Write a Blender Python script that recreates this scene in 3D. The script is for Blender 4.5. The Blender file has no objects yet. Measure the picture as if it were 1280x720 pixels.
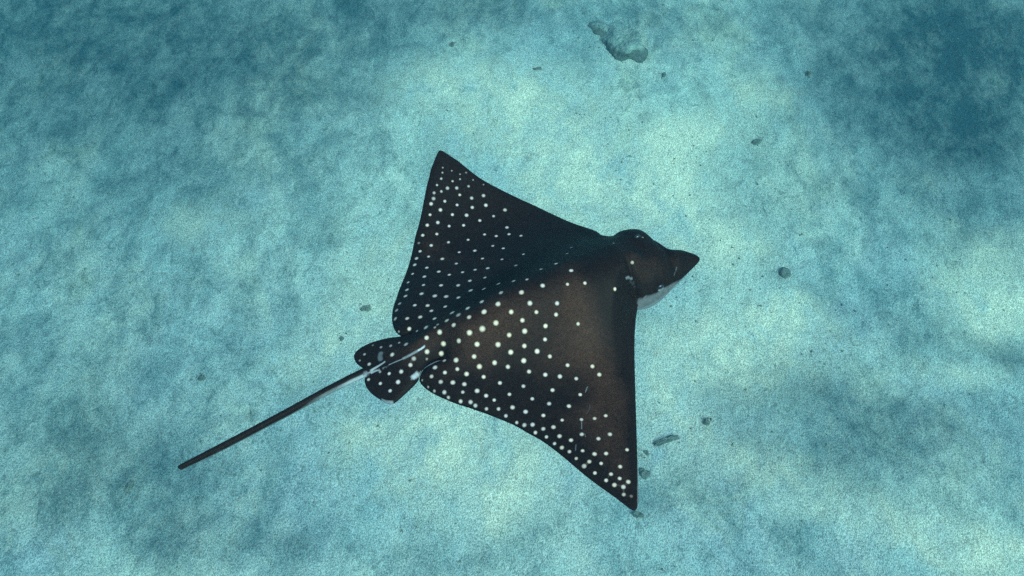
import bpy, math, random
import numpy as np
from mathutils import Vector
from mathutils.geometry import delaunay_2d_cdt

random.seed(7)
rng = np.random.default_rng(11)
R = math.radians
scene = bpy.context.scene
col = scene.collection

# ------------------------------------------------------------------ camera
CAM = np.array([0.0, 0.0, 6.5])
DEP = R(52.0)                       # looking down by this much
FPX = 1229.0                        # focal length in photo pixels (1280 wide)
cd = bpy.data.cameras.new('camera')
cam = bpy.data.objects.new('camera', cd)
col.objects.link(cam)
cam.location = CAM
cam.rotation_euler = (math.pi / 2 - DEP, 0, 0)
cd.sensor_fit = 'HORIZONTAL'
cd.sensor_width = 36.0
cd.lens = 36.0 * FPX / 1280.0
cd.clip_start = 0.05
cd.clip_end = 1000
scene.camera = cam

# ------------------------------------------------------------------ light
SUN_EL, SUN_AZ = R(46.0), math.atan2(0.62, -0.79)   # azimuth measured from +Y towards +X
sun_vec = Vector((math.sin(SUN_AZ) * math.cos(SUN_EL), math.cos(SUN_AZ) * math.cos(SUN_EL), math.sin(SUN_EL)))
w = bpy.data.worlds.new('World')
scene.world = w
w.use_nodes = True
nt = w.node_tree
sky = nt.nodes.new('ShaderNodeTexSky')
sky.sky_type = 'NISHITA'
sky.sun_disc = False
sky.sun_elevation = SUN_EL
sky.sun_rotation = SUN_AZ
nt.links.new(sky.outputs[0], nt.nodes['Background'].inputs[0])
nt.nodes['Background'].inputs[1].default_value = 0.10
sd = bpy.data.lights.new('sun', 'SUN')
sd.energy = 1.5
sd.angle = R(40)
sd.color = (1.0, 0.90, 0.76)
sun = bpy.data.objects.new('sun', sd)
col.objects.link(sun)
sun.rotation_euler = sun_vec.to_track_quat('Z', 'Y').to_euler()
sun.location = (0, 0, 30)

scene.view_settings.view_transform = 'Standard'
scene.view_settings.look = 'None'
scene.view_settings.gamma = 1.0
scene.view_settings.exposure = 1.36
scene.cycles.volume_bounces = 2
scene.cycles.max_bounces = 6
scene.cycles.use_denoising = False

# ------------------------------------------------------------------ helpers
RT = np.array([1.0, 0, 0])
UP = np.array([0.0, math.sin(DEP), math.cos(DEP)])
FW = np.array([0.0, math.cos(DEP), -math.sin(DEP)])


def pix_dir(px):
    px = np.atleast_2d(np.asarray(px, float))
    d = FW[None] + RT[None] * ((px[:, :1] - 640) / FPX) - UP[None] * ((px[:, 1:2] - 360) / FPX)
    return d


def on_plane(px, z):
    """where the line of sight through a photo pixel meets the level z"""
    d = pix_dir(px)
    t = (np.asarray(z) - CAM[2]) / d[:, 2]
    return CAM[None] + d * np.reshape(t, (-1, 1))


def to_pix(p):
    q = np.atleast_2d(p) - CAM
    zf = q @ FW
    return np.stack([640 + FPX * (q @ RT) / zf, 360 - FPX * (q @ UP) / zf], 1)


TABLES = {}


def lattice_noise(x, y, seed):
    if seed not in TABLES:
        TABLES[seed] = np.random.default_rng(seed).random((256, 256))
    g = TABLES[seed]
    xi, yi = np.floor(x).astype(int), np.floor(y).astype(int)
    fx, fy = x - xi, y - yi
    fx, fy = fx * fx * (3 - 2 * fx), fy * fy * (3 - 2 * fy)
    a = g[xi % 256, yi % 256]; b = g[(xi + 1) % 256, yi % 256]
    c = g[xi % 256, (yi + 1) % 256]; d = g[(xi + 1) % 256, (yi + 1) % 256]
    return (a * (1 - fx) + b * fx) * (1 - fy) + (c * (1 - fx) + d * fx) * fy - 0.5


def fbm(x, y, scale, octaves, seed, gain=0.5):
    s, amp = 0, 1.0
    for k in range(octaves):
        an = 0.6 + k * 1.1
        xr, yr = x * math.cos(an) - y * math.sin(an), x * math.sin(an) + y * math.cos(an)
        s = s + amp * lattice_noise(xr * scale + 17.3 * k, yr * scale - 9.1 * k, seed + k)
        scale *= 2.03; amp *= gain
    return s


def sstep(a, b, x):
    t = np.clip((x - a) / (b - a), 0, 1)
    return t * t * (3 - 2 * t)


def mesh_obj(name, verts, faces, mat, parent=None, smooth=True):
    me = bpy.data.meshes.new(name)
    me.from_pydata([tuple(map(float, v)) for v in verts], [], faces)
    if smooth:
        me.polygons.foreach_set('use_smooth', [True] * len(me.polygons))
    me.materials.append(mat)
    me.update()
    o = bpy.data.objects.new(name, me)
    col.objects.link(o)
    if parent:
        o.parent = parent
    return o


def add_attr(me, name, vals):
    a = me.attributes.new(name, 'FLOAT', 'POINT')
    a.data.foreach_set('value', np.asarray(vals, np.float32))


class Mat:
    """small node-building helper"""
    def __init__(self, name):
        self.m = bpy.data.materials.new(name)
        self.m.use_nodes = True
        self.t = self.m.node_tree
        self.b = self.t.nodes['Principled BSDF']

    def n(self, typ, **kw):
        nd = self.t.nodes.new(typ)
        for k, v in kw.items():
            if k.startswith('i_'):
                nd.inputs[k[2:].replace('_', ' ')].default_value = v
            else:
                setattr(nd, k, v)
        return nd

    def link(self, a, b):
        self.t.links.new(a, b)

    def coord(self):
        return self.n('ShaderNodeTexCoord').outputs['Object']

    def noise(self, co, scale, detail=3, rough=0.55, distort=0.0):
        nd = self.n('ShaderNodeTexNoise')
        nd.inputs['Scale'].default_value = scale
        nd.inputs['Detail'].default_value = detail
        nd.inputs['Roughness'].default_value = rough
        nd.inputs['Distortion'].default_value = distort
        self.link(co, nd.inputs['Vector'])
        return nd.outputs['Fac']

    def rng(self, v, a, b, c=0.0, d=1.0, smooth=False):
        nd = self.n('ShaderNodeMapRange')
        nd.interpolation_type = 'SMOOTHSTEP' if smooth else 'LINEAR'
        for i, x in zip(range(1, 5), (a, b, c, d)):
            nd.inputs[i].default_value = x
        self.link(v, nd.inputs[0])
        return nd.outputs[0]

    def math(self, op, a, b=None):
        nd = self.n('ShaderNodeMath', operation=op)
        for i, x in enumerate((a, b)):
            if x is None:
                continue
            if isinstance(x, (int, float)):
                nd.inputs[i].default_value = x
            else:
                self.link(x, nd.inputs[i])
        return nd.outputs[0]

    def mix(self, f, a, b, blend='MIX'):
        nd = self.n('ShaderNodeMix', data_type='RGBA', blend_type=blend)
        for i, x in ((0, f), (6, a), (7, b)):
            if isinstance(x, (int, float)):
                nd.inputs[i].default_value = x
            elif isinstance(x, tuple):
                nd.inputs[i].default_value = (*x, 1)
            else:
                self.link(x, nd.inputs[i])
        return nd.outputs[2]

    def attr(self, name):
        return self.n('ShaderNodeAttribute', attribute_name=name).outputs['Fac']

    def bump(self, h, strength, dist, prev=None):
        nd = self.n('ShaderNodeBump')
        nd.inputs['Strength'].default_value = strength
        nd.inputs['Distance'].default_value = dist
        self.link(h, nd.inputs['Height'])
        if prev:
            self.link(prev, nd.inputs['Normal'])
        return nd.outputs[0]

    def out(self, colour, rough, normal=None, spec=0.5):
        if isinstance(colour, tuple):
            self.b.inputs['Base Color'].default_value = (*colour, 1)
        else:
            self.link(colour, self.b.inputs['Base Color'])
        if isinstance(rough, (int, float)):
            self.b.inputs['Roughness'].default_value = rough
        else:
            self.link(rough, self.b.inputs['Roughness'])
        self.b.inputs['Specular IOR Level'].default_value = spec
        if normal:
            self.link(normal, self.b.inputs['Normal'])
        return self.m


# ------------------------------------------------------------------ materials
def sand_material():
    M = Mat('pale_sand')
    mp = M.n('ShaderNodeMapping')
    mp.inputs['Scale'].default_value = (1.0, 0.64, 1.0)
    M.link(M.coord(), mp.inputs['Vector'])
    co = mp.outputs[0]
    big = M.noise(co, 0.75, 5, 0.62, 0.5)
    hue = M.noise(co, 1.7, 5, 0.65, 0.6)
    mid = M.noise(co, 3.6, 6, 0.66, 0.4)
    spk = M.noise(co, 11, 4, 0.7, 0.8)
    fine = M.noise(co, 30, 4, 0.7)
    grain = M.noise(co, 120, 1, 0.8)
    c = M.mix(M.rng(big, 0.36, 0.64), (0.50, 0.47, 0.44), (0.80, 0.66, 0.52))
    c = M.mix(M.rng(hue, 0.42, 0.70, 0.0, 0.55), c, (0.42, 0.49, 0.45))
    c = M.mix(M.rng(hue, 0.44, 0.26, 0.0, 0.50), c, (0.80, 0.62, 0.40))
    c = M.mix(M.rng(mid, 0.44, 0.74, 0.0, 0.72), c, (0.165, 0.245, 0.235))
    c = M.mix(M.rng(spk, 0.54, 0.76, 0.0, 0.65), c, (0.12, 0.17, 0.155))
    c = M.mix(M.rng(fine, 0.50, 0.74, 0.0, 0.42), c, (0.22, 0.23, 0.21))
    # algal film and painted dimming of far water; attribute patches broken up by noise
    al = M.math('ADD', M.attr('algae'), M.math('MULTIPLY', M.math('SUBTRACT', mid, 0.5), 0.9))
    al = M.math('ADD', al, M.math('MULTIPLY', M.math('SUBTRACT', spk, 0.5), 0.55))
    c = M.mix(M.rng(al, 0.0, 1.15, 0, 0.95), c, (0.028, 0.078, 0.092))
    sh = M.math('MULTIPLY', M.attr('shell'), M.rng(mid, 0.34, 0.66, 0.15, 1.9))
    sh = M.math('MULTIPLY', sh, M.rng(hue, 0.3, 0.7, 0.6, 1.4))
    c = M.mix(M.rng(sh, 0.08, 0.85, 0, 0.9), c, (1.0, 0.735, 0.53))
    g = M.math('MULTIPLY', M.rng(grain, 0.34, 0.66, 0.60, 1.40), M.rng(fine, 0.3, 0.7, 0.86, 1.12))
    gc = M.n('ShaderNodeCombineColor')
    for i in range(3):
        M.link(g, gc.inputs[i])
    c = M.mix(1.0, c, gc.outputs[0], 'MULTIPLY')
    nb = M.bump(spk, 0.35, 0.03)
    nb = M.bump(fine, 0.45, 0.02, nb)
    nb = M.bump(grain, 0.5, 0.008, nb)
    return M.out(c, 0.95, nb, 0.1)


def rock_material(name, dark, pale, scale=9):
    M = Mat(name)
    co = M.coord()
    a = M.noise(co, scale, 5, 0.65)
    b = M.noise(co, scale * 6, 3, 0.6)
    g = M.noise(co, 140, 2, 0.7)
    c = M.mix(M.rng(a, 0.36, 0.66), dark, pale)
    c = M.mix(M.rng(b, 0.5, 0.72, 0, 0.6), c, tuple(x * 0.55 for x in dark))
    c = M.mix(M.rng(g, 0.4, 0.7, 0, 0.35), c, tuple(min(1, x * 1.25) for x in pale))
    rim = M.math('ADD', M.attr('rim_shade'), M.math('MULTIPLY', M.math('SUBTRACT', a, 0.5), 0.8))
    c = M.mix(M.rng(rim, 0.2, 1.3, 0, 0.9), c, (0.035, 0.05, 0.05))  # painted shade darkens the rock's rim
    nb = M.bump(b, 0.9, 0.035)
    nb = M.bump(g, 0.4, 0.006, nb)
    return M.out(c, 0.95, nb, 0.2)


def skin_material():
    M = Mat('spotted_skin')
    co = M.coord()
    a = M.noise(co, 7, 4, 0.6, 0.4)
    f = M.noise(co, 60, 3, 0.6)
    g = M.noise(co, 300, 2, 0.7)
    br = M.math('ADD', M.attr('brown'), M.math('MULTIPLY', M.math('SUBTRACT', a, 0.5), 0.9))
    c = M.mix(M.rng(br, 0.10, 1.05), (0.0105, 0.0066, 0.0054), (0.060, 0.030, 0.019))
    gg = M.rng(g, 0.34, 0.66, 0.35, 1.65)
    gf = M.math('MULTIPLY', gg, M.rng(f, 0.3, 0.7, 0.82, 1.18))
    gc = M.n('ShaderNodeCombineColor')
    for i in range(3):
        M.link(gf, gc.inputs[i])
    c = M.mix(1.0, c, gc.outputs[0], 'MULTIPLY')
    # pale belly with painted jaw shade, pale margins, scars, painted eyelid glint
    pa = M.math('ADD', M.attr('pale'), M.math('MULTIPLY', M.math('SUBTRACT', f, 0.5), 0.15))
    c = M.mix(M.rng(pa, 0.1, 0.9), c, (0.56, 0.62, 0.62))
    # spots: distance to the nearest spot in spot radii
    wob = M.math('ADD', M.attr('spot_distance'), M.math('MULTIPLY', M.math('SUBTRACT', f, 0.5), 0.35))
    sp = M.rng(wob, 1.60, 0.45, 0, 1, True)
    sp = M.math('MULTIPLY', sp, M.attr('spot_strength'))
    c = M.mix(sp, c, M.mix(M.attr('spot_warmth'), (0.72, 0.64, 0.58), (0.92, 0.74, 0.52)))
    nb = M.bump(f, 0.15, 0.004)
    nb = M.bump(g, 0.12, 0.002, nb)
    return M.out(c, M.rng(a, 0.3, 0.7, 0.5, 0.68), nb, 0.08)


def plain(name, colour, rough=0.5, spec=0.5, var=0.0, scale=40):
    M = Mat(name)
    if var:
        n_ = M.noise(M.coord(), scale, 3)
        c = M.mix(M.rng(n_, 0.3, 0.7), tuple(x * (1 - var) for x in colour), tuple(min(1, x * (1 + var)) for x in colour))
        return M.out(c, rough, None, spec)
    return M.out(colour, rough, None, spec)


MAT_SAND = sand_material()
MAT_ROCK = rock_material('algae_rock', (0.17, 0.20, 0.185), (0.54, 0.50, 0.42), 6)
MAT_RUBBLE = rock_material('dark_rubble', (0.15, 0.17, 0.155), (0.42, 0.40, 0.34), 20)
MAT_PALE_RUBBLE = rock_material('pale_rubble', (0.22, 0.22, 0.18), (0.5, 0.46, 0.36), 25)
MAT_SKIN = skin_material()
MAT_EYE = plain('dark_eye', (0.012, 0.012, 0.014), 0.12, 0.6, 0.2)
MAT_LID = plain('grey_eyelid', (0.10, 0.105, 0.11), 0.5, 0.4, 0.3)

# ------------------------------------------------------------------ seabed
# tone patches of the sand: photo pixel, half size in pixels, strength; set down on the bed where that line of sight meets it
ALGAE_AND_DIMMING = [(60, 10, 220, 80, .52), (300, 5, 260, 80, .50), (160, 90, 240, 80, .32), (520, 15, 110, 40, .35), (640, 5, 120, 25, .3), (100, 230, 190, 110, .30), (340, 190, 150, 80, .24), (230, 380, 150, 60, .14),  # far corners also paint in the darkening of deeper water
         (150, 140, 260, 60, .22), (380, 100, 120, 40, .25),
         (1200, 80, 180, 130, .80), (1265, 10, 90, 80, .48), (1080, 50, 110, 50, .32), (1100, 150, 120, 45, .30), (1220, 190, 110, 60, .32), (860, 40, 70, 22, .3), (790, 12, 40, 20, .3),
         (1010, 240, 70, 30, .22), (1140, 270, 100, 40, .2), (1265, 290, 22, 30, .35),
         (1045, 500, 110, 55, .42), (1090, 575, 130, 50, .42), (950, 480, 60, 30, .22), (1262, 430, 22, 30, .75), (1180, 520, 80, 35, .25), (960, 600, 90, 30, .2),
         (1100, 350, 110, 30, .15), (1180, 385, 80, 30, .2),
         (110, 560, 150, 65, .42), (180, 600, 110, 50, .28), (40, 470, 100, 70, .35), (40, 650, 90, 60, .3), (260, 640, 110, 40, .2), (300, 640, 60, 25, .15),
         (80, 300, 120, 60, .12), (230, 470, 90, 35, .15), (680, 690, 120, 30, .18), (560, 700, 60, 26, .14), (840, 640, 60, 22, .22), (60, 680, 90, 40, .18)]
SHELL = [(620, 120, 90, 35, .55), (720, 230, 110, 45, .4), (880, 190, 70, 30, .5), (690, 170, 80, 30, .4), (820, 250, 70, 35, .5), (960, 130, 50, 25, .4),
         (480, 330, 60, 60, .35), (430, 400, 50, 40, .5), (940, 440, 80, 50, .55), (990, 400, 60, 30, .55), (1255, 350, 44, 30, .8), (1270, 385, 36, 22, .6), (1262, 300, 30, 20, .5),
         (600, 560, 90, 50, .40), (660, 620, 70, 40, .36), (880, 560, 60, 40, .4), (940, 600, 40, 25, .35), (1140, 665, 54, 30, .55), (1250, 695, 60, 32, .65), (1010, 640, 50, 24, .3), (520, 520, 70, 40, .4),
         (830, 480, 50, 60, .35), (270, 260, 60, 30, .25), (900, 310, 60, 30, .4), (1200, 450, 50, 22, .4), (350, 450, 60, 30, .2)]


def ground_height(x, y):
    h = 0.10 * fbm(x, y, 0.22, 3, 3) + 0.022 * fbm(x, y, 0.9, 3, 23) + 0.014 * fbm(x, y, 3.1, 3, 53) + 0.013 * fbm(x, y, 9, 3, 83)
    # soft old ripples running obliquely
    ph = (x * 0.45 + y * 0.9) * 2 * math.pi / 0.42 + 3.0 * fbm(x, y, 0.8, 2, 41)
    h = h + 0.0025 * np.sin(ph) * np.clip(0.5 + 2.2 * fbm(x, y, 0.5, 2, 71), 0, 1)
    # the bed climbs gently beyond the ray, then levels out and sinks far off
    t = np.clip((y - 4.0) / 12.0, 0, 1)
    h = h + 1.5 * t * t * (3 - 2 * t) * 0.9
    h = h - 2.4 * sstep(18, 70, np.hypot(x, y))
    return h


def axis_lines(a, b, step, reach):
    core = list(np.arange(a, b + step / 2, step))
    up, s = [b], step
    while up[-1] < reach:
        s *= 1.28
        up.append(up[-1] + s)
    dn, s = [a], step
    while dn[-1] > -reach:
        s *= 1.28
        dn.append(dn[-1] - s)
    return np.array(sorted(dn[1:]) + core + up[1:])


xs = axis_lines(-6.6, 6.6, 0.026, 150)
ys = axis_lines(1.6, 11.4, 0.026, 150)
GX, GY = np.meshgrid(xs, ys, indexing='ij')
gx, gy = GX.ravel(), GY.ravel()
gz = ground_height(gx, gy)


def on_bed(px, py):
    z = 0.0
    for _ in range(12):
        p = on_plane([(px, py)], z)[0]
        z = float(ground_height(np.array([p[0]]), np.array([p[1]]))[0])
    return p


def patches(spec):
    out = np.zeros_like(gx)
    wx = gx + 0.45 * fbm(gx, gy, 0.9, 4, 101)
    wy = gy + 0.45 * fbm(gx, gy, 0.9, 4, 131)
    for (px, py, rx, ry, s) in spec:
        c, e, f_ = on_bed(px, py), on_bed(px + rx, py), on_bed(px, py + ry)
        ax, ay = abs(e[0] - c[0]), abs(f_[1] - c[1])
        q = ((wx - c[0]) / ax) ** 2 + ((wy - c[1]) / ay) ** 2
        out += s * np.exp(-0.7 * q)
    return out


nx, ny = len(xs), len(ys)
idx = np.arange(nx * ny).reshape(nx, ny)
quads = np.stack([idx[:-1, :-1], idx[1:, :-1], idx[1:, 1:], idx[:-1, 1:]], -1).reshape(-1, 4)
me = bpy.data.meshes.new('seabed')
me.vertices.add(nx * ny)
me.vertices.foreach_set('co', np.stack([gx, gy, gz], 1).astype(np.float32).ravel())
me.loops.add(quads.size)
me.loops.foreach_set('vertex_index', quads.astype(np.int32).ravel())
me.polygons.add(len(quads))
me.polygons.foreach_set('loop_start', np.arange(0, quads.size, 4, dtype=np.int32))
me.polygons.foreach_set('use_smooth', np.ones(len(quads), bool))
me.update(calc_edges=True)
me.materials.append(MAT_SAND)
add_attr(me, 'algae', np.clip(patches(ALGAE_AND_DIMMING), 0, 1.2))
add_attr(me, 'shell', np.clip(patches(SHELL), 0, 1.2))
seabed = bpy.data.objects.new('seabed', me)
seabed['kind'] = 'structure'
col.objects.link(seabed)


# ------------------------------------------------------------------ lumps on the bed
STONES = []


def lump(name, px, py, w_px, l_px, h, angle, mat, label, cat, group=None, seed=1, rough=0.55, res=(20, 14), sink=0.35, rim_shade=0.0):
    """an irregular stone: width across the picture, length along the bed, its base sunk in the sand"""
    p = on_bed(px, py)
    depth = (p - CAM) @ FW
    sc = depth / FPX
    small = 0.78 if w_px < 30 else 1.0
    h = h * small
    a, b = 0.5 * w_px * sc * small, 0.5 * l_px * sc * small / math.sin(DEP)
    nu, nv = res
    vs, fs = [], []
    r0 = np.random.default_rng(seed * 97 + 5)
    ks = [(r0.normal(size=3), r0.uniform(0, 6.3), 0.5 ** (k // 4)) for k in range(12)]
    for j in range(nv + 1):
        th = math.pi * j / nv
        for i in range(nu):
            ph = 2 * math.pi * i / nu
            d = np.array([math.sin(th) * math.cos(ph), math.sin(th) * math.sin(ph), math.cos(th)])
            n_ = sum(amp * math.sin(float(k @ d) * (1.7 + 1.6 * q / 4) + o) for q, (k, o, amp) in enumerate(ks)) / 4
            if nu >= 30:
                n_ += (0.10 if nu > 40 else 0.35) * sum(math.sin(float(k @ d) * (6 + 2.3 * q) + 2 * o) for q, (k, o, amp) in enumerate(ks[:8])) / 2.5
            rr = 1 + rough * n_
            vs.append((a * rr * d[0], b * rr * d[1], h * rr * (d[2] - sink + 0.35) * (1 if d[2] > 0 else 0.6)))
    for j in range(nv):
        for i in range(nu):
            q = [j * nu + i, (j + 1) * nu + i, (j + 1) * nu + (i + 1) % nu, j * nu + (i + 1) % nu]
            fs.append(q)
    o = mesh_obj(name, vs, fs, mat)
    if rim_shade:
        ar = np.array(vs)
        add_attr(o.data, 'rim_shade', rim_shade * sstep(0.90 * h, 0.45 * h, ar[:, 2]) * sstep(0.4, -0.25, ar[:, 1] / b + 0.3 * ar[:, 0] / a))  # undercut shade painted dark on the low near side
    o.location = (p[0], p[1], p[2] - 0.3 * h)
    o.rotation_euler = (0, 0, R(angle))
    STONES.append((p[0], p[1], max(a, b)))
    o['label'] = label
    o['category'] = cat
    if group:
        o['group'] = group
    return o


lump('boulder', 780, 56, 58, 52, 0.15, 12, MAT_ROCK, 'largest rounded algae-covered boulder half buried in the sand', 'boulder', None, 3, 0.40, (72, 48), rim_shade=0.95)
lump('rock_ledge', 752, 34, 44, 40, 0.07, -30, MAT_ROCK, 'low mottled rock ledge running back from the largest boulder', 'rock', None, 9, 0.4, (48, 30), rim_shade=0.95)
lump('stone', 565, 56, 9, 7, .05, 10, MAT_RUBBLE, 'lone small dark stone on dim sand beyond the left wing tip', 'stone', None, 12)
lump('stone', 982, 342, 13, 13, .07, 30, MAT_RUBBLE, 'small dark upright stone on bright sand ahead of the ray snout', 'stone', None, 14)
lump('stone', 945, 178, 18, 9, .05, 35, MAT_RUBBLE, 'oblong dark stone at the edge of the bright sand', 'stone', None, 15)
lump('stone', 883, 528, 9, 9, .05, 0, MAT_RUBBLE, 'round dark pebble beyond the thin coral branch beside the right wing tip', 'stone', None, 16)
lump('coral_branch', 834, 550, 32, 8, .035, 24, MAT_RUBBLE, 'thin dark broken coral branch lying beside the right wing tip', 'coral branch', None, 17, .45, (30, 14))
lump('stone', 808, 566, 12, 10, .04, 0, MAT_RUBBLE, 'brownish stone between the coral branch and the wing edge', 'stone', None, 18)
lump('stone', 805, 592, 14, 12, .05, 50, MAT_RUBBLE, 'dark greenish stone close along the right wing edge', 'stone', None, 19)
lump('stone', 798, 643, 22, 12, .06, 0, MAT_RUBBLE, 'dark flat stone showing under the right wing tip', 'stone', None, 20)
lump('stone', 163, 607, 10, 18, .06, -25, MAT_RUBBLE, 'slim dark stone standing out from the sand past the tail tip', 'stone', None, 21)
lump('stone', 252, 472, 11, 9, .04, 15, MAT_RUBBLE, 'small dark stone on plain sand off the middle of the long tail', 'stone', None, 22)
lump('stone', 457, 385, 15, 9, .04, 10, MAT_PALE_RUBBLE, 'pale stone with shaded edge behind the left wing', 'stone', None, 23)
lump('stone', 427, 424, 6, 6, .03, 0, MAT_RUBBLE, 'small dark pebble on pale sand near the left pelvic fin', 'stone', None, 24)
lump('stone', 1010, 93, 12, 8, .05, 20, MAT_RUBBLE, 'dark stone on the border of the darkened sand', 'stone', None, 25)
lump('stone', 830, 94, 8, 6, .04, 20, MAT_RUBBLE, 'tiny dark stone just in front of the largest boulder', 'stone', None, 26)
lump('stone', 671, 86, 18, 6, .03, -8, MAT_RUBBLE, 'flat thin dark stone between the left wing tip and the largest boulder', 'stone', None, 27)

# tiny shell grit and coral crumbs strewn over the bed
gv, gf = [], []
n_grit = 5200
cx = rng.uniform(-6.4, 6.4, n_grit * 2)
cy = rng.uniform(2.0, 11.0, n_grit * 2)
keep = rng.random(n_grit * 2) < np.clip(0.35 + 1.6 * fbm(cx, cy, 0.8, 3, 7), 0.03, 1)
cx, cy = cx[keep][:n_grit], cy[keep][:n_grit]
for sx, sy, sr in STONES:                      # crumbs gather round each stone
    n_ = 7
    cx = np.append(cx, sx + rng.normal(0, 1.1 * sr, n_))
    cy = np.append(cy, sy + rng.normal(0, 1.3 * sr, n_))
cz = ground_height(cx, cy)
base = np.array([(1, 0, 0), (-.5, .87, 0), (-.5, -.87, 0), (0, 0, 1), (0, 0, -1)], float)
tri = [(0, 1, 3), (1, 2, 3), (2, 0, 3), (1, 0, 4), (2, 1, 4), (0, 2, 4)]
for k in range(len(cx)):
    s = 0.004 + 0.009 * rng.random() ** 4
    a = rng.uniform(0, 6.28)
    ca, sa = math.cos(a), math.sin(a)
    q = base * (s * rng.uniform(.7, 1.6), s, s * rng.uniform(.4, .8)) * rng.uniform(.8, 1.2, (5, 1))
    b0 = len(gv)
    for v in q:
        gv.append((cx[k] + v[0] * ca - v[1] * sa, cy[k] + v[0] * sa + v[1] * ca, cz[k] + v[2] + 0.3 * s))
    gf += [(b0 + i, b0 + j, b0 + l) for i, j, l in tri]
for nm, mt, lab, sel in (('dark_coral_grit', MAT_RUBBLE, 'dark coral crumbs strewn thinly over the sandy seabed', 0),
                         ('pale_shell_grit', MAT_PALE_RUBBLE, 'pale shell grit strewn thinly over the sandy seabed', 1)):
    ks = [k for k in range(len(cx)) if (k % 3 == 0) == (sel == 0)]
    vv = [gv[5 * k + i] for k in ks for i in range(5)]
    ff = [tuple(5 * m + i for i in t) for m in range(len(ks)) for t in tri]
    o = mesh_obj(nm, vv, ff, mt, None, False)
    o['kind'] = 'stuff'
    o['label'] = lab
    o['category'] = 'grit'

# ------------------------------------------------------------------ the eagle ray
ZR = 3.8                                              # level of the ray's disc above the bed
A0 = on_plane([(527, 444)], ZR)[0][:2]                # tail root
A1 = on_plane([(872, 324)], ZR)[0][:2]                # snout tip
AX = (A1 - A0) / np.linalg.norm(A1 - A0)
AY = np.array([-AX[1], AX[0]])                        # towards the left wing
LEN = float(np.linalg.norm(A1 - A0))


def uv_of(p):
    q = np.asarray(p)[:, :2] - A0
    return q @ AX, q @ AY


def centre_z(u, v):
    """camber of the wing: valley beside the trunk, tips bent up"""
    left = 0.05 * np.clip(v / 0.85, 0, 1.2) ** 3 - 0.105 * np.exp(-((v - 0.50) / 0.24) ** 2)
    right = 0.035 * np.clip(-v / 0.85, 0, 1.2) ** 2 - 0.02 * np.exp(-((v + 0.36) / 0.18) ** 2)
    fore = np.where(v > 0, -0.04, 0.05) * sstep(0.16, -0.15, u) * sstep(0.1, 0.4, np.abs(v))
    tail = -0.02 * sstep(0.0, -0.25, u)
    return ZR + np.where(v > 0, left, right) + fore + tail


def lift(px, dz=0.0):
    """photo pixels set down on the ray's camber surface"""
    px = np.atleast_2d(np.asarray(px, float))
    z = np.full(len(px), ZR)
    for _ in range(14):
        p = on_plane(px, z)
        u, v = uv_of(p)
        z = centre_z(u, v) + dz
    return np.stack(uv_of(on_plane(px, z)), 1)


def spline(pts, step=0.009):
    """centripetal-ish Catmull-Rom through points, resampled"""
    P = np.asarray(pts, float)
    out = []
    for i in range(len(P) - 1):
        p0, p1, p2, p3 = P[max(i - 1, 0)], P[i], P[i + 1], P[min(i + 2, len(P) - 1)]
        n = max(2, int(np.linalg.norm(p2 - p1) / step))
        t = np.linspace(0, 1, n, endpoint=False)[:, None]
        out.append(0.5 * ((2 * p1) + (p2 - p0) * t + (2 * p0 - 5 * p1 + 4 * p2 - p3) * t ** 2 + (3 * p1 - p0 - 3 * p2 + p3) * t ** 3))
    out.append(P[-1:])
    return np.concatenate(out)


# outline pieces, traced in the photograph (each a smooth run; corners between runs)
E_LEFT_TRAIL = [(512, 419), (506, 420.2), (500.5, 419.6), (495.5, 416), (492.1, 410), (490.2, 402.4), (490.2, 392.6), (491.6, 384), (494.6, 375.4), (498.5, 363.7), (503.3, 352),
                (509.2, 336.5), (514, 320), (518.9, 296.6), (522.8, 283), (526.6, 267.5), (530, 250), (533, 234.4), (535.9, 223.7), (538.3, 213),
                (542.2, 202.4), (547, 191), (549.5, 188.2), (552.9, 188.6), (562.6, 194.6), (572.3, 200.9), (580, 207.2), (595.5, 219.5), (609.2, 228.3),
                (623.7, 236), (638.3, 243.3), (652.9, 250.3), (667.5, 257), (680, 263), (700, 272.5), (720, 282), (740, 291), (752, 297.5), (764, 303.5)]
E_HEAD = [(764, 303.5), (774, 299.5), (785, 297), (796.5, 296.5), (807, 298.5), (817, 303), (825, 308), (831.5, 312.8), (837, 315.2), (848.5, 314), (858, 315.5), (866, 318), (872.8, 321),
          (874.8, 324), (873, 328), (866, 335), (857, 343.5), (849, 351), (841, 358.5), (833, 366), (822, 374), (810, 381), (797, 386.5)]
E_RIGHT = [(797, 386.5), (795.8, 392), (794.6, 402), (793.4, 420), (793.2, 445), (793.7, 467), (795, 513), (796, 549), (797.1, 584), (798, 608), (798.4, 623), (797.6, 631), (795.3, 637),
           (792.2, 638.3), (787.5, 636.3), (769, 622), (753.3, 611), (734.6, 597), (722.2, 586.8), (706.6, 573.5), (691, 561), (675.5, 550), (660, 541.5), (644.4, 532.5),
           (625, 524), (607.5, 517.2), (588, 510.4), (568.6, 504), (549.2, 495.8), (533.6, 487), (525.8, 479.3), (524.2, 474.4), (526.4, 466.8), (531.2, 460), (539.2, 454.2), (550, 450.4)]
E_RIGHT_PELVIC = [(550, 450.4), (538.9, 453.6), (530.7, 459.5), (525.8, 466.5), (523.5, 474.6), (519.5, 480.2), (509.3, 490.2), (500, 498.7), (493.8, 503.6), (487.5, 505.6), (481.3, 503.4), (475, 499.5),
                  (465.8, 493.3), (458.8, 485.5), (455.7, 477), (456.2, 471.4)]
E_TAIL_LOW = [(456.2, 471.4), (440, 478.2), (422, 486), (400, 497.5), (356, 521), (333, 532.8), (311, 545), (271, 565.8), (250, 575.5), (226, 586.6)]
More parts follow.
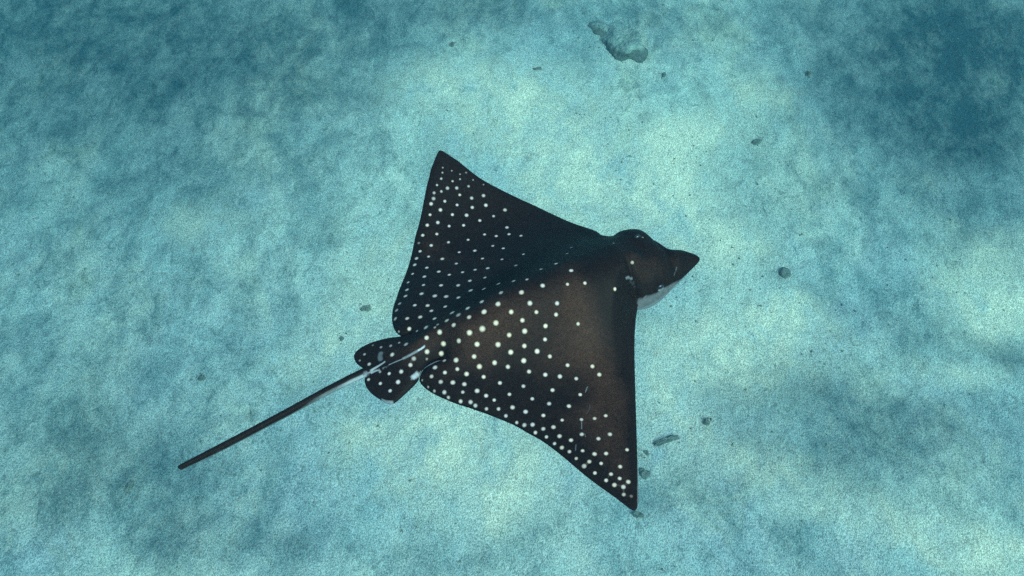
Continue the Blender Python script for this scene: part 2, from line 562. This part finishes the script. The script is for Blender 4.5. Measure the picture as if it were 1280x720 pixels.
E_TAIL_UP = [(226, 586.6), (223.4, 585.6), (223.6, 583.0), (245, 570.5), (267, 560.2), (311, 537.6), (356, 514.2), (396, 492.4), (420, 478), (440, 467.5), (454.2, 460.6)]
E_LEFT_PELVIC = [(454.2, 460.6), (449.4, 457.5), (444.8, 452.9), (442.4, 446.6), (444, 441), (450.2, 435.3), (461, 429.8), (476.6, 424.9), (490, 422.4), (500, 421.4), (512, 419)]
outline = []
for run in (E_LEFT_TRAIL, E_HEAD, E_RIGHT, E_RIGHT_PELVIC, E_TAIL_LOW, E_TAIL_UP, E_LEFT_PELVIC):
    outline.append(spline(lift(run))[:-1])
outline = np.concatenate(outline)

NSEG = len(outline)
SA, SB = outline, np.roll(outline, -1, 0)


def edge_distance(P):
    """signed distance to the outline, positive inside"""
    P = np.asarray(P, float)
    res = np.empty(len(P))
    for s in range(0, len(P), 4000):
        q = P[s:s + 4000]
        ab = SB - SA
        ap = q[:, None] - SA[None]
        t = np.clip((ap * ab).sum(-1) / ((ab * ab).sum(-1) + 1e-12), 0, 1)
        d = np.sqrt(((ap - t[..., None] * ab) ** 2).sum(-1)).min(1)
        cond = (SA[None, :, 1] > q[:, None, 1]) != (SB[None, :, 1] > q[:, None, 1])
        xc = SA[None, :, 0] + (q[:, None, 1] - SA[None, :, 1]) * ab[None, :, 0] / np.where(np.abs(ab[None, :, 1]) < 1e-12, 1e-12, ab[None, :, 1])
        ins = ((cond & (q[:, None, 0] < xc)).sum(1) % 2) == 1
        res[s:s + 4000] = np.where(ins, d, -d)
    return res


def poly_distance(P, L):
    L = np.asarray(L)
    a, b = L[:-1], L[1:]
    ab = b - a
    ap = P[:, None] - a[None]
    t = np.clip((ap * ab).sum(-1) / (ab * ab).sum(-1), 0, 1)
    dv = ap - t[..., None] * ab
    d2 = (dv ** 2).sum(-1)
    k = d2.argmin(1)
    r = np.arange(len(P))
    side = ab[k, 0] * ap[r, k, 1] - ab[k, 1] * ap[r, k, 0]
    return np.sqrt(d2[r, k]), np.sign(side), (k + t[r, k]) / len(a)


# the tail's midline, from its root on the back to its tip
TAIL_MID = lift([(560, 425), (535, 435.5), (510, 448), (482, 458), (455, 466), (440, 473), (400, 493.2), (356, 517.6), (311, 541.3), (269, 563), (226, 585)])
UN = float(lift([(780, 338)])[0, 0])                   # where the wings leave the head


def dome(d, r):
    t = 1 - np.clip(d / r, 0, 1)
    return np.sqrt(np.clip(1 - t * t, 0, 1))


SPIR = lift([(789, 352), (771, 300)])


GROOVE = [lift([(782, 366), (789, 375), (795, 381)])]


def thickness(P, d):
    """height of the back above, and of the belly below, the camber surface"""
    P = np.asarray(P, float)
    u, v = P[:, 0], P[:, 1]
    d = np.maximum(d, 0)
    av = np.abs(v)
    wing = dome(d, 0.05) * (0.007 + 0.024 * np.clip(1 - av / 0.8, 0, 1)) * sstep(-0.25, 0.05, u) + dome(d, 0.02) * 0.006 * (1 - sstep(-0.25, 0.05, u))
    hb = 0.128 * sstep(-0.12, 0.42, u) * (1 - 0.25 * sstep(UN - 0.05, UN + 0.2, u)) + 0.016 * sstep(-0.2, 0.0, u)
    sg = 0.075 + 0.10 * sstep(-0.1, 0.6, u)
    hump = hb * np.exp(-np.abs(v / sg) ** 2.2) * sstep(0, 0.09, d)
    disc_t = wing + hump
    disc_b = 0.7 * wing + 0.6 * hump
    th = 0.030 + 0.088 * sstep(LEN + 0.02, LEN - 0.20, u)
    groove = 1 - 0.32 * np.exp(-((u - (LEN - 0.115)) / 0.018) ** 2)
    head_t = th * groove * dome(d, 0.125)
    head_b = 0.88 * th * dome(d, 0.10)
    wh = sstep(UN - 0.07, UN + 0.05, u)
    top = disc_t * (1 - wh) + head_t * wh
    bot = disc_b * (1 - wh) + head_b * wh
    # tail: a rounded ridge along its midline
    q, side, s = poly_distance(P, TAIL_MID)
    rt = 0.019 - 0.0085 * s
    ridge = np.sqrt(np.clip(1 - (q / rt) ** 2, 0, 1)) * rt * 1.15
    free = sstep(-0.20, -0.26, u)
    top = np.maximum(top * (1 - free), ridge * sstep(0.05, -0.05, u))
    bot = np.maximum(bot * (1 - free), ridge * 0.8 * sstep(0.05, -0.05, u))
    # small fleshy knob of the dorsal fin on the tail root
    return top, bot, u, v, q, side, s, rt


def field(P, d=None):
    d = edge_distance(P) if d is None else d
    top, bot, u, v, q, side, s, rt = thickness(P, d)
    # bulging rim behind the eye: the spiracle
    for k, c in enumerate(SPIR):
        e2 = ((u - c[0]) / 0.030) ** 2 + ((v - c[1]) / 0.020) ** 2
        top = top + 0.016 * np.exp(-e2) - 0.018 * np.exp(-(((u - c[0] + 0.040) / 0.016) ** 2 + ((v - c[1] + (0.018 if k == 0 else -0.018)) / 0.022) ** 2))
    for L_ in GROOVE:
        gq, _, _ = poly_distance(np.stack([u, v], 1), L_)
        top = top - 0.020 * np.exp(-(gq / 0.011) ** 2)
    cz = centre_z(u, v)
    return cz + np.where(d > 0, top, 0), cz - np.where(d > 0, bot, 0)


def hit_back(px):
    """where lines of sight through photo pixels first meet the ray's back"""
    px = np.atleast_2d(np.asarray(px, float))
    dirs = pix_dir(px)
    t0, t1 = (ZR + 0.30 - CAM[2]) / dirs[:, 2], (ZR - 0.12 - CAM[2]) / dirs[:, 2]
    N = 60
    best = np.full(len(px), np.nan)
    prev = None
    for k in range(N + 1):
        t = t0 + (t1 - t0) * k / N
        p = CAM + dirs * t[:, None]
        uv = np.stack(uv_of(p), 1)
        de = edge_distance(uv)
        zt, _ = field(uv, de)
        g = p[:, 2] - zt
        inside = de > 0
        if prev is not None:
            new = np.isnan(best) & (g <= 0) & inside
            f_ = np.clip(prev / np.maximum(prev - g, 1e-9), 0, 1)
            tt = t - (1 - f_) * (t1 - t0) / N
            best[new] = tt[new]
        prev = g
    ok = ~np.isnan(best)
    p = CAM + dirs * np.nan_to_num(best, nan=1)[:, None]
    return p, ok


def zoomed(x0, y0, sc, pts):
    return [(x0 + p[0] / sc, y0 + p[1] / sc, *(p[2:] or (1.0,))) for p in pts]


# pale spots read off the photograph: x, y and strength
SPOTS = []
SPOTS += zoomed(480, 180, 5.145, [(378, 152, .5), (436, 172, .6), (376, 184, .6), (489, 194, .5), (528, 184, .3), (368, 223, .7), (489, 226, .6), (441, 239, .8), (573, 231, .4), (341, 264, .8), (640, 261, .35),
    (408, 284, .8), (468, 283, .8), (544, 272, .7), (322, 314, .7), (369, 305, .7), (487, 327, .9), (640, 332, .8), (564, 348, .9), (319, 351, .7), (303, 385, .9), (391, 368, .9), (470, 392), (655, 394),
    (568, 408), (778, 424, .8), (363, 424), (296, 455), (440, 454), (531, 458), (705, 464, .9), (616, 492), (346, 505), (278, 522), (419, 528), (512, 523), (791, 537), (249, 587), (340, 579), (647, 582), (722, 592),
    (804, 580), (881, 590), (541, 616), (415, 632), (304, 652), (700, 655), (767, 671), (232, 690), (484, 696), (584, 686), (897, 709), (224, 637, .35)])
SPOTS += zoomed(480, 310, 5.145, [(287, 55), (209, 67), (375, 70), (633, 68), (759, 73), (197, 108), (465, 100), (848, 112, .8), (275, 127), (352, 152), (586, 140), (667, 130), (1009, 136, .8), (184, 166), (420, 172),
    (505, 156), (649, 190), (260, 184), (155, 221), (552, 211), (833, 212, .8), (919, 202, .8), (254, 238), (367, 240), (477, 240), (736, 230), (1020, 242), (147, 269), (642, 263), (557, 273), (138, 309), (242, 294),
    (327, 308), (400, 312), (478, 319), (752, 287, .8), (884, 285), (100, 358, .8), (629, 345), (733, 360), (938, 355), (80, 401, .8), (198, 368), (280, 370), (394, 377), (538, 387), (305, 404), (438, 416), (643, 410),
    (818, 411), (980, 412), (72, 455, .7), (149, 453), (233, 444), (325, 454), (404, 466, .8), (478, 430, .7), (547, 445), (720, 482), (890, 465), (448, 495), (345, 492, .5), (163, 520), (270, 511, .9), (327, 510, .6),
    (905, 535), (95, 538, .5), (212, 534, .6), (358, 541), (550, 545), (632, 520), (805, 560), (274, 577), (481, 597), (383, 616), (599, 619), (733, 621), (815, 670), (903, 630), (985, 664), (370, 679), (277, 667), (580, 698)])
SPOTS += zoomed(640, 290, 5.539, [(410, 107, .6), (382, 149, .7), (304, 219), (410, 267), (384, 362), (505, 354), (312, 494), (305, 572), (232, 651), (458, 636), (713, 395, .9), (832, 211, .8), (704, 77, .4), (905, 37, .3)])
SPOTS += zoomed(520, 420, 5.145, [(830, 22), (861, 131), (693, 159), (182, 158, .8), (258, 155), (122, 202), (186, 235), (266, 213), (408, 197), (505, 172), (591, 198), (100, 260, .8), (325, 244), (435, 263), (727, 229),
    (832, 249), (925, 260), (975, 188), (40, 284, .4), (159, 295, .8), (237, 299), (311, 310), (540, 302), (691, 323), (78, 328, .5), (118, 354, .6), (182, 362, .8), (301, 361, .9), (393, 353), (208, 396, .8), (451, 384),
    (503, 412), (601, 375), (878, 348), (748, 404), (856, 435), (984, 451), (287, 421, .9), (351, 425, .8), (382, 448, .8), (453, 469, .8), (531, 469, .9), (621, 459), (705, 487), (578, 514, .9), (819, 511), (940, 541),
    (648, 557, .9), (697, 573, .8), (750, 570), (884, 586), (819, 597, .9), (768, 621), (923, 644), (839, 649), (891, 692), (997, 670), (938, 718)])
SPOTS += zoomed(660, 420, 6.431, [(518, 244), (573, 310), (388, 343), (420, 471), (430, 672), (536, 663), (625, 641)])
SPOTS += zoomed(660, 530, 6.431, [(432, 83), (566, 118), (659, 83), (333, 222), (439, 215), (535, 241), (628, 237), (796, 207), (388, 277, .9), (493, 302), (588, 317), (741, 343), (451, 339, .8), (538, 394), (667, 403),
    (628, 453), (737, 438), (806, 465), (695, 490), (767, 506), (770, 567, .7), (830, 580, .2)])
SPOTS += zoomed(440, 420, 8.0, [(125, 183, .6), (290, 112, .5), (387, 98, .6), (472, 67, .6), (540, 82, .8), (402, 185, 1.0), (172, 282, .8), (77, 245, .4), (208, 92, .3), (280, 358, .6), (372, 376), (492, 356), (284, 475),
    (460, 460), (381, 548), (165, 435, .8), (618, 226, .7), (584, 290, .9), (748, 230, .4)])
SP = np.array(SPOTS)
sp_pos, sp_ok = hit_back(SP[:, :2])
SP, sp_pos = SP[sp_ok], sp_pos[sp_ok]
sp_uv = np.stack(uv_of(sp_pos), 1)
# spots grow from the tips towards the middle of the back
core = np.exp(-(((SP[:, 0] - 600) / 90) ** 2 + ((SP[:, 1] - 415) / 60) ** 2))
sp_rad = (0.0054 + 0.0020 * core) * np.where(SP[:, 2] < 0.65, 0.75, 1.0) * np.where(SP[:, 1] < 235, 0.82, 1.0)
sp_rad = sp_rad * rng.uniform(0.80, 1.12, len(SP))

STROKES = [([(530.5, 433), (527, 435.5), (523, 438)], .0030, .8), ([(522, 438.5), (515, 442.5), (508, 446.2), (504, 448)], .0050, .30), ([(524, 437.5), (512, 444.5), (503, 448.8), (494, 452.5), (486, 456)], .0020, .45),
           ([(480.5, 452.5), (472, 458), (464, 463)], .0035, .6),
           ([(522, 467.5), (518.5, 470.2), (516, 471.6)], .008, .7), ([(548, 451), (539, 455), (531, 460), (526.4, 466)], .0034, .6),
           ([(477, 501), (483, 503), (490, 503.2)], .006, .45), ([(476, 441.5), (475, 446), (476, 449)], .010, .28),
           ([(734, 484), (732, 490)], .0022, .28), ([(737, 505), (737, 511), (733, 517)], .002, .16), ([(727, 527), (727, 536)], .002, .3), ([(731, 542), (732, 546)], .002, .25), ([(720, 556), (719.5, 563)], .002, .28),
           ([(782.5, 348), (786, 346.6), (790, 347.6)], .0028, .32), ([(787, 351), (791, 354), (794, 358)], .007, .13), ([(846, 334), (844, 340), (842.5, 345)], .003, .18),
           ([(824, 362), (828, 358.5)], .003, .5),  # painted glint on the eyelid
           ([(541, 373), (552, 366), (560, 362)], .002, .10), ([(595, 366), (590, 371), (585, 374)], .002, .12)]
STROKE_UV = []
for run, hw, st in STROKES:
    p3, ok = hit_back(run)
    STROKE_UV.append(spline(np.stack(uv_of(p3[ok]), 1), 0.003) if ok.sum() > 1 else None)

# points of the sheet: outline, rings just inside it, rings round the spots, a grid
nrm = np.stack([-(np.roll(outline, -1, 0) - np.roll(outline, 1, 0))[:, 1], (np.roll(outline, -1, 0) - np.roll(outline, 1, 0))[:, 0]], 1)
nrm /= np.linalg.norm(nrm, axis=1)[:, None] + 1e-12
area2 = (outline[:, 0] * np.roll(outline[:, 1], -1) - np.roll(outline[:, 0], -1) * outline[:, 1]).sum()
if area2 < 0:
    nrm = -nrm
pts = []
for off in (0.0012, 0.0035, 0.0065, 0.0105, 0.016):
    q = outline + nrm * off
    dq = edge_distance(q)
    pts.append(q[dq > 0.86 * off])
for k, c in enumerate(sp_uv):
    pts.append(c[None])
    for rr, n in ((0.55, 6), (0.95, 10), (1.45, 12)):
        a = np.arange(n) * 2 * math.pi / n + k + rr
        pts.append(c + sp_rad[k] * rr * np.stack([np.cos(a), np.sin(a)], 1))
for (run, hw, st), L in zip(STROKES, STROKE_UV):
    if L is None:
        continue
    tg = np.gradient(L, axis=0)
    tg /= np.linalg.norm(tg, axis=1)[:, None] + 1e-12
    nn = np.stack([-tg[:, 1], tg[:, 0]], 1)
    for o_ in (-1.35, -0.7, 0, 0.7, 1.35):
        pts.append(L + nn * hw * o_ + rng.normal(0, 2e-4, L.shape))
ring = np.concatenate(pts)
dr = edge_distance(ring)
ring = ring[dr > 0.001]
g = 0.0055
uu, vv = np.meshgrid(np.arange(outline[:, 0].min(), outline[:, 0].max(), g), np.arange(outline[:, 1].min(), outline[:, 1].max(), g * 0.87), indexing='ij')
uu = uu + (np.arange(uu.shape[1]) % 2)[None] * g / 2
grid = np.stack([uu.ravel(), vv.ravel()], 1)
dg = edge_distance(grid)
grid = grid[dg > 0.018]
dd = np.concatenate([np.sqrt(((grid[s:s + 4000, None] - sp_uv[None]) ** 2).sum(-1)).min(1) for s in range(0, len(grid), 4000)])
grid = grid[dd > 0.013]
P2 = np.concatenate([outline, ring, grid])
loop = list(range(NSEG)) if area2 > 0 else list(range(NSEG))[::-1]
vo, eo, fo, *_ = delaunay_2d_cdt([Vector(p) for p in P2], [], [loop], 1, 1e-6)
V2 = np.array([tuple(v) for v in vo])
d2 = edge_distance(V2)
border = d2 < 4e-4
zt, zb = field(V2, np.where(border, 0, d2))
XY = A0 + V2[:, :1] * AX + V2[:, 1:] * AY
nV = len(V2)
inner = np.where(~border)[0]
low_id = np.arange(nV)
low_id[inner] = nV + np.arange(len(inner))
verts = np.concatenate([np.column_stack([XY, zt]), np.column_stack([XY[inner], zb[inner]])])
faces = []
for f_ in fo:
    a, b, c = f_
    cr = (V2[b, 0] - V2[a, 0]) * (V2[c, 1] - V2[a, 1]) - (V2[b, 1] - V2[a, 1]) * (V2[c, 0] - V2[a, 0])
    if cr < 0:
        a, b, c = a, c, b
    faces.append((a, b, c))
    if not (border[a] and border[b] and border[c]):
        faces.append((low_id[a], low_id[c], low_id[b]))

# skin attributes on the back
root = bpy.data.objects.new('eagle_ray', None)
root.location = (float(A0[0]), float(A0[1]), ZR)
root['label'] = 'large dark eagle ray with rows of white spots gliding above the sand'
root['category'] = 'ray'
col.objects.link(root)
rel = verts - np.array([A0[0], A0[1], ZR])
body = mesh_obj('body', rel, faces, MAT_SKIN, root)
nA = len(verts)
SP[:, 2] *= rng.uniform(0.82, 1.0, len(SP))
sdist = np.full(nA, 4.0)
sstr = np.zeros(nA)
swarm = np.zeros(nA)
sp_warm = np.clip(0.15 + 0.9 * core + 0.6 * sstep(650, 760, SP[:, 0]) + rng.normal(0, 0.18, len(SP)), 0, 1)
top3 = verts[:nV]
for s in range(0, nV, 4000):
    e = min(s + 4000, nV)
    q = np.sqrt(((top3[s:e, None] - sp_pos[None]) ** 2).sum(-1)) / sp_rad[None]
    k = q.argmin(1)
    sdist[s:e] = np.minimum(q.min(1), 4)
    sstr[s:e] = SP[k, 2]
    swarm[s:e] = sp_warm[k]

pale = np.zeros(nA)
pale[nV:] = 0.40                                           # white belly, greyed with the jaw's painted shade
u_, v_ = V2[:, 0], V2[:, 1]
# belly white up to the lip line, greyed to paint in the jaw's shade
tp = to_pix(verts[:nV])
lip = np.interp(tp[:, 0], [796, 804, 818, 830, 840, 850, 856], [374, 370.5, 367, 359.5, 354, 349.5, 347])
pale[:nV] = np.maximum(pale[:nV], 0.27 * sstep(-2.5, 2.5, tp[:, 1] - lip) * sstep(795.8, 797.2, tp[:, 0]) * sstep(864, 850, tp[:, 0]))
# the tail is dark above and pale along its flanks
q, side, s = poly_distance(V2, TAIL_MID)
rt = 0.019 - 0.0085 * s
flank = sstep(-0.10, -0.16, u_) * sstep(0.55, 0.9, q / rt) * (q < rt * 1.2) * (side > 0) * (1 - 0.8 * sstep(0.52, 0.70, s))
tail_side = side
pale[:nV] = np.maximum(pale[:nV], 0.60 * flank)
# pale margins, creases, scars and a painted eyelid glint: photo pixel runs set down on the back; half width in metres, strength
for (run, hw, st), L in zip(STROKES, STROKE_UV):
    if L is None:
        continue
    dq, _, _ = poly_distance(V2, L)
    pale[:nV] = np.maximum(pale[:nV], st * sstep(hw * 1.3, hw * 0.4, dq))

brown = np.zeros(nA)
for (px, py, rx, ry, st) in [(605, 410, 46, 24, .75), (680, 375, 36, 20, .28), (725, 370, 22, 34, .45), (757, 480, 24, 50, .65), (700, 440, 36, 26, .3), (765, 560, 20, 45, .6), (725, 525, 36, 24, .25), (735, 420, 24, 20, .25),
                             (565, 340, 60, 50, .12), (530, 432, 30, 14, .45), (540, 300, 25, 40, .2), (640, 330, 50, 25, .1), (805, 334, 24, 18, .42), (845, 328, 10, 8, .15), (490, 445, 14, 8, .3)]:  # the head blob paints the lit side of the cheek lighter
    p3, ok = hit_back([(px, py)])
    if not ok[0]:
        continue
    c = np.stack(uv_of(p3), 1)[0]
    e = 2.7 / 1000
    # blobs lie along the body axes
    brown[:nV] += st * np.exp(-0.8 * (((u_ - c[0]) / (rx * e)) ** 2 + ((v_ - c[1]) / (ry * e * 1.2)) ** 2))
brown[:nV] *= sstep(0.0, 0.05, d2)
brown[:nV] -= 0.5 * sstep(-0.12, -0.25, u_)
add_attr(body.data, 'spot_distance', sdist)
add_attr(body.data, 'spot_strength', sstr)
add_attr(body.data, 'spot_warmth', swarm)
add_attr(body.data, 'pale', pale)
add_attr(body.data, 'brown', np.clip(brown, -0.5, 1))


# eyes on both cheeks
def ellipsoid(n=20, m=14):
    vs, fs = [], []
    for j in range(m + 1):
        th = math.pi * j / m
        for i in range(n):
            ph = 2 * math.pi * i / n
            vs.append((math.sin(th) * math.cos(ph), math.sin(th) * math.sin(ph), math.cos(th)))
    for j in range(m):
        for i in range(n):
            fs.append((j * n + i, (j + 1) * n + i, (j + 1) * n + (i + 1) % n, j * n + (i + 1) % n))
    return np.array(vs), fs


ev, ef = ellipsoid()
e_uv = np.stack(uv_of(hit_back([(825, 358.5)])[0]), 1)[0]
vc = float(lift([(832, 337)])[0, 1])
for sgn in (1, -1):
    c_uv = e_uv if sgn == 1 else np.array([e_uv[0], 2 * vc - e_uv[1]])
    zt_, _ = field(c_uv[None])
    pos = np.array([*(A0 + c_uv[0] * AX + c_uv[1] * AY), zt_[0]]) - np.array([A0[0], A0[1], ZR])
    M3 = np.column_stack([np.append(AX, 0), np.append(AY, 0), [0, 0, 1]])
    loc = (ev * (0.014, 0.008, 0.011)) @ M3.T
    eye = mesh_obj('eye', loc + pos, ef, MAT_EYE, root)

# ------------------------------------------------------------------ the water itself
X = 148.0
hv = [(-X, -X, -4.2), (X, -X, -4.2), (X, X, -4.2), (-X, X, -4.2), (-X, -X, 6.9), (X, -X, 6.9), (X, X, 6.9), (-X, X, 6.9)]
hf = [(0, 3, 2, 1), (4, 5, 6, 7), (0, 1, 5, 4), (1, 2, 6, 5), (2, 3, 7, 6), (3, 0, 4, 7)]
hm = bpy.data.materials.new('sea_water')
hm.use_nodes = True
t = hm.node_tree
t.nodes.remove(t.nodes['Principled BSDF'])
pv = t.nodes.new('ShaderNodeVolumePrincipled')
pv.inputs['Color'].default_value = (0.015, 0.030, 0.042, 1)
pv.inputs['Absorption Color'].default_value = (0.185, 0.71, 0.765, 1)
pv.inputs['Density'].default_value = 0.13
pv.inputs['Anisotropy'].default_value = 0.2
t.links.new(pv.outputs[0], t.nodes['Material Output'].inputs['Volume'])
haze = mesh_obj('haze', hv, hf, hm, None, False)
haze['kind'] = 'stuff'
haze['label'] = 'clear blue-green sea water filling the whole view'
haze['category'] = 'water'
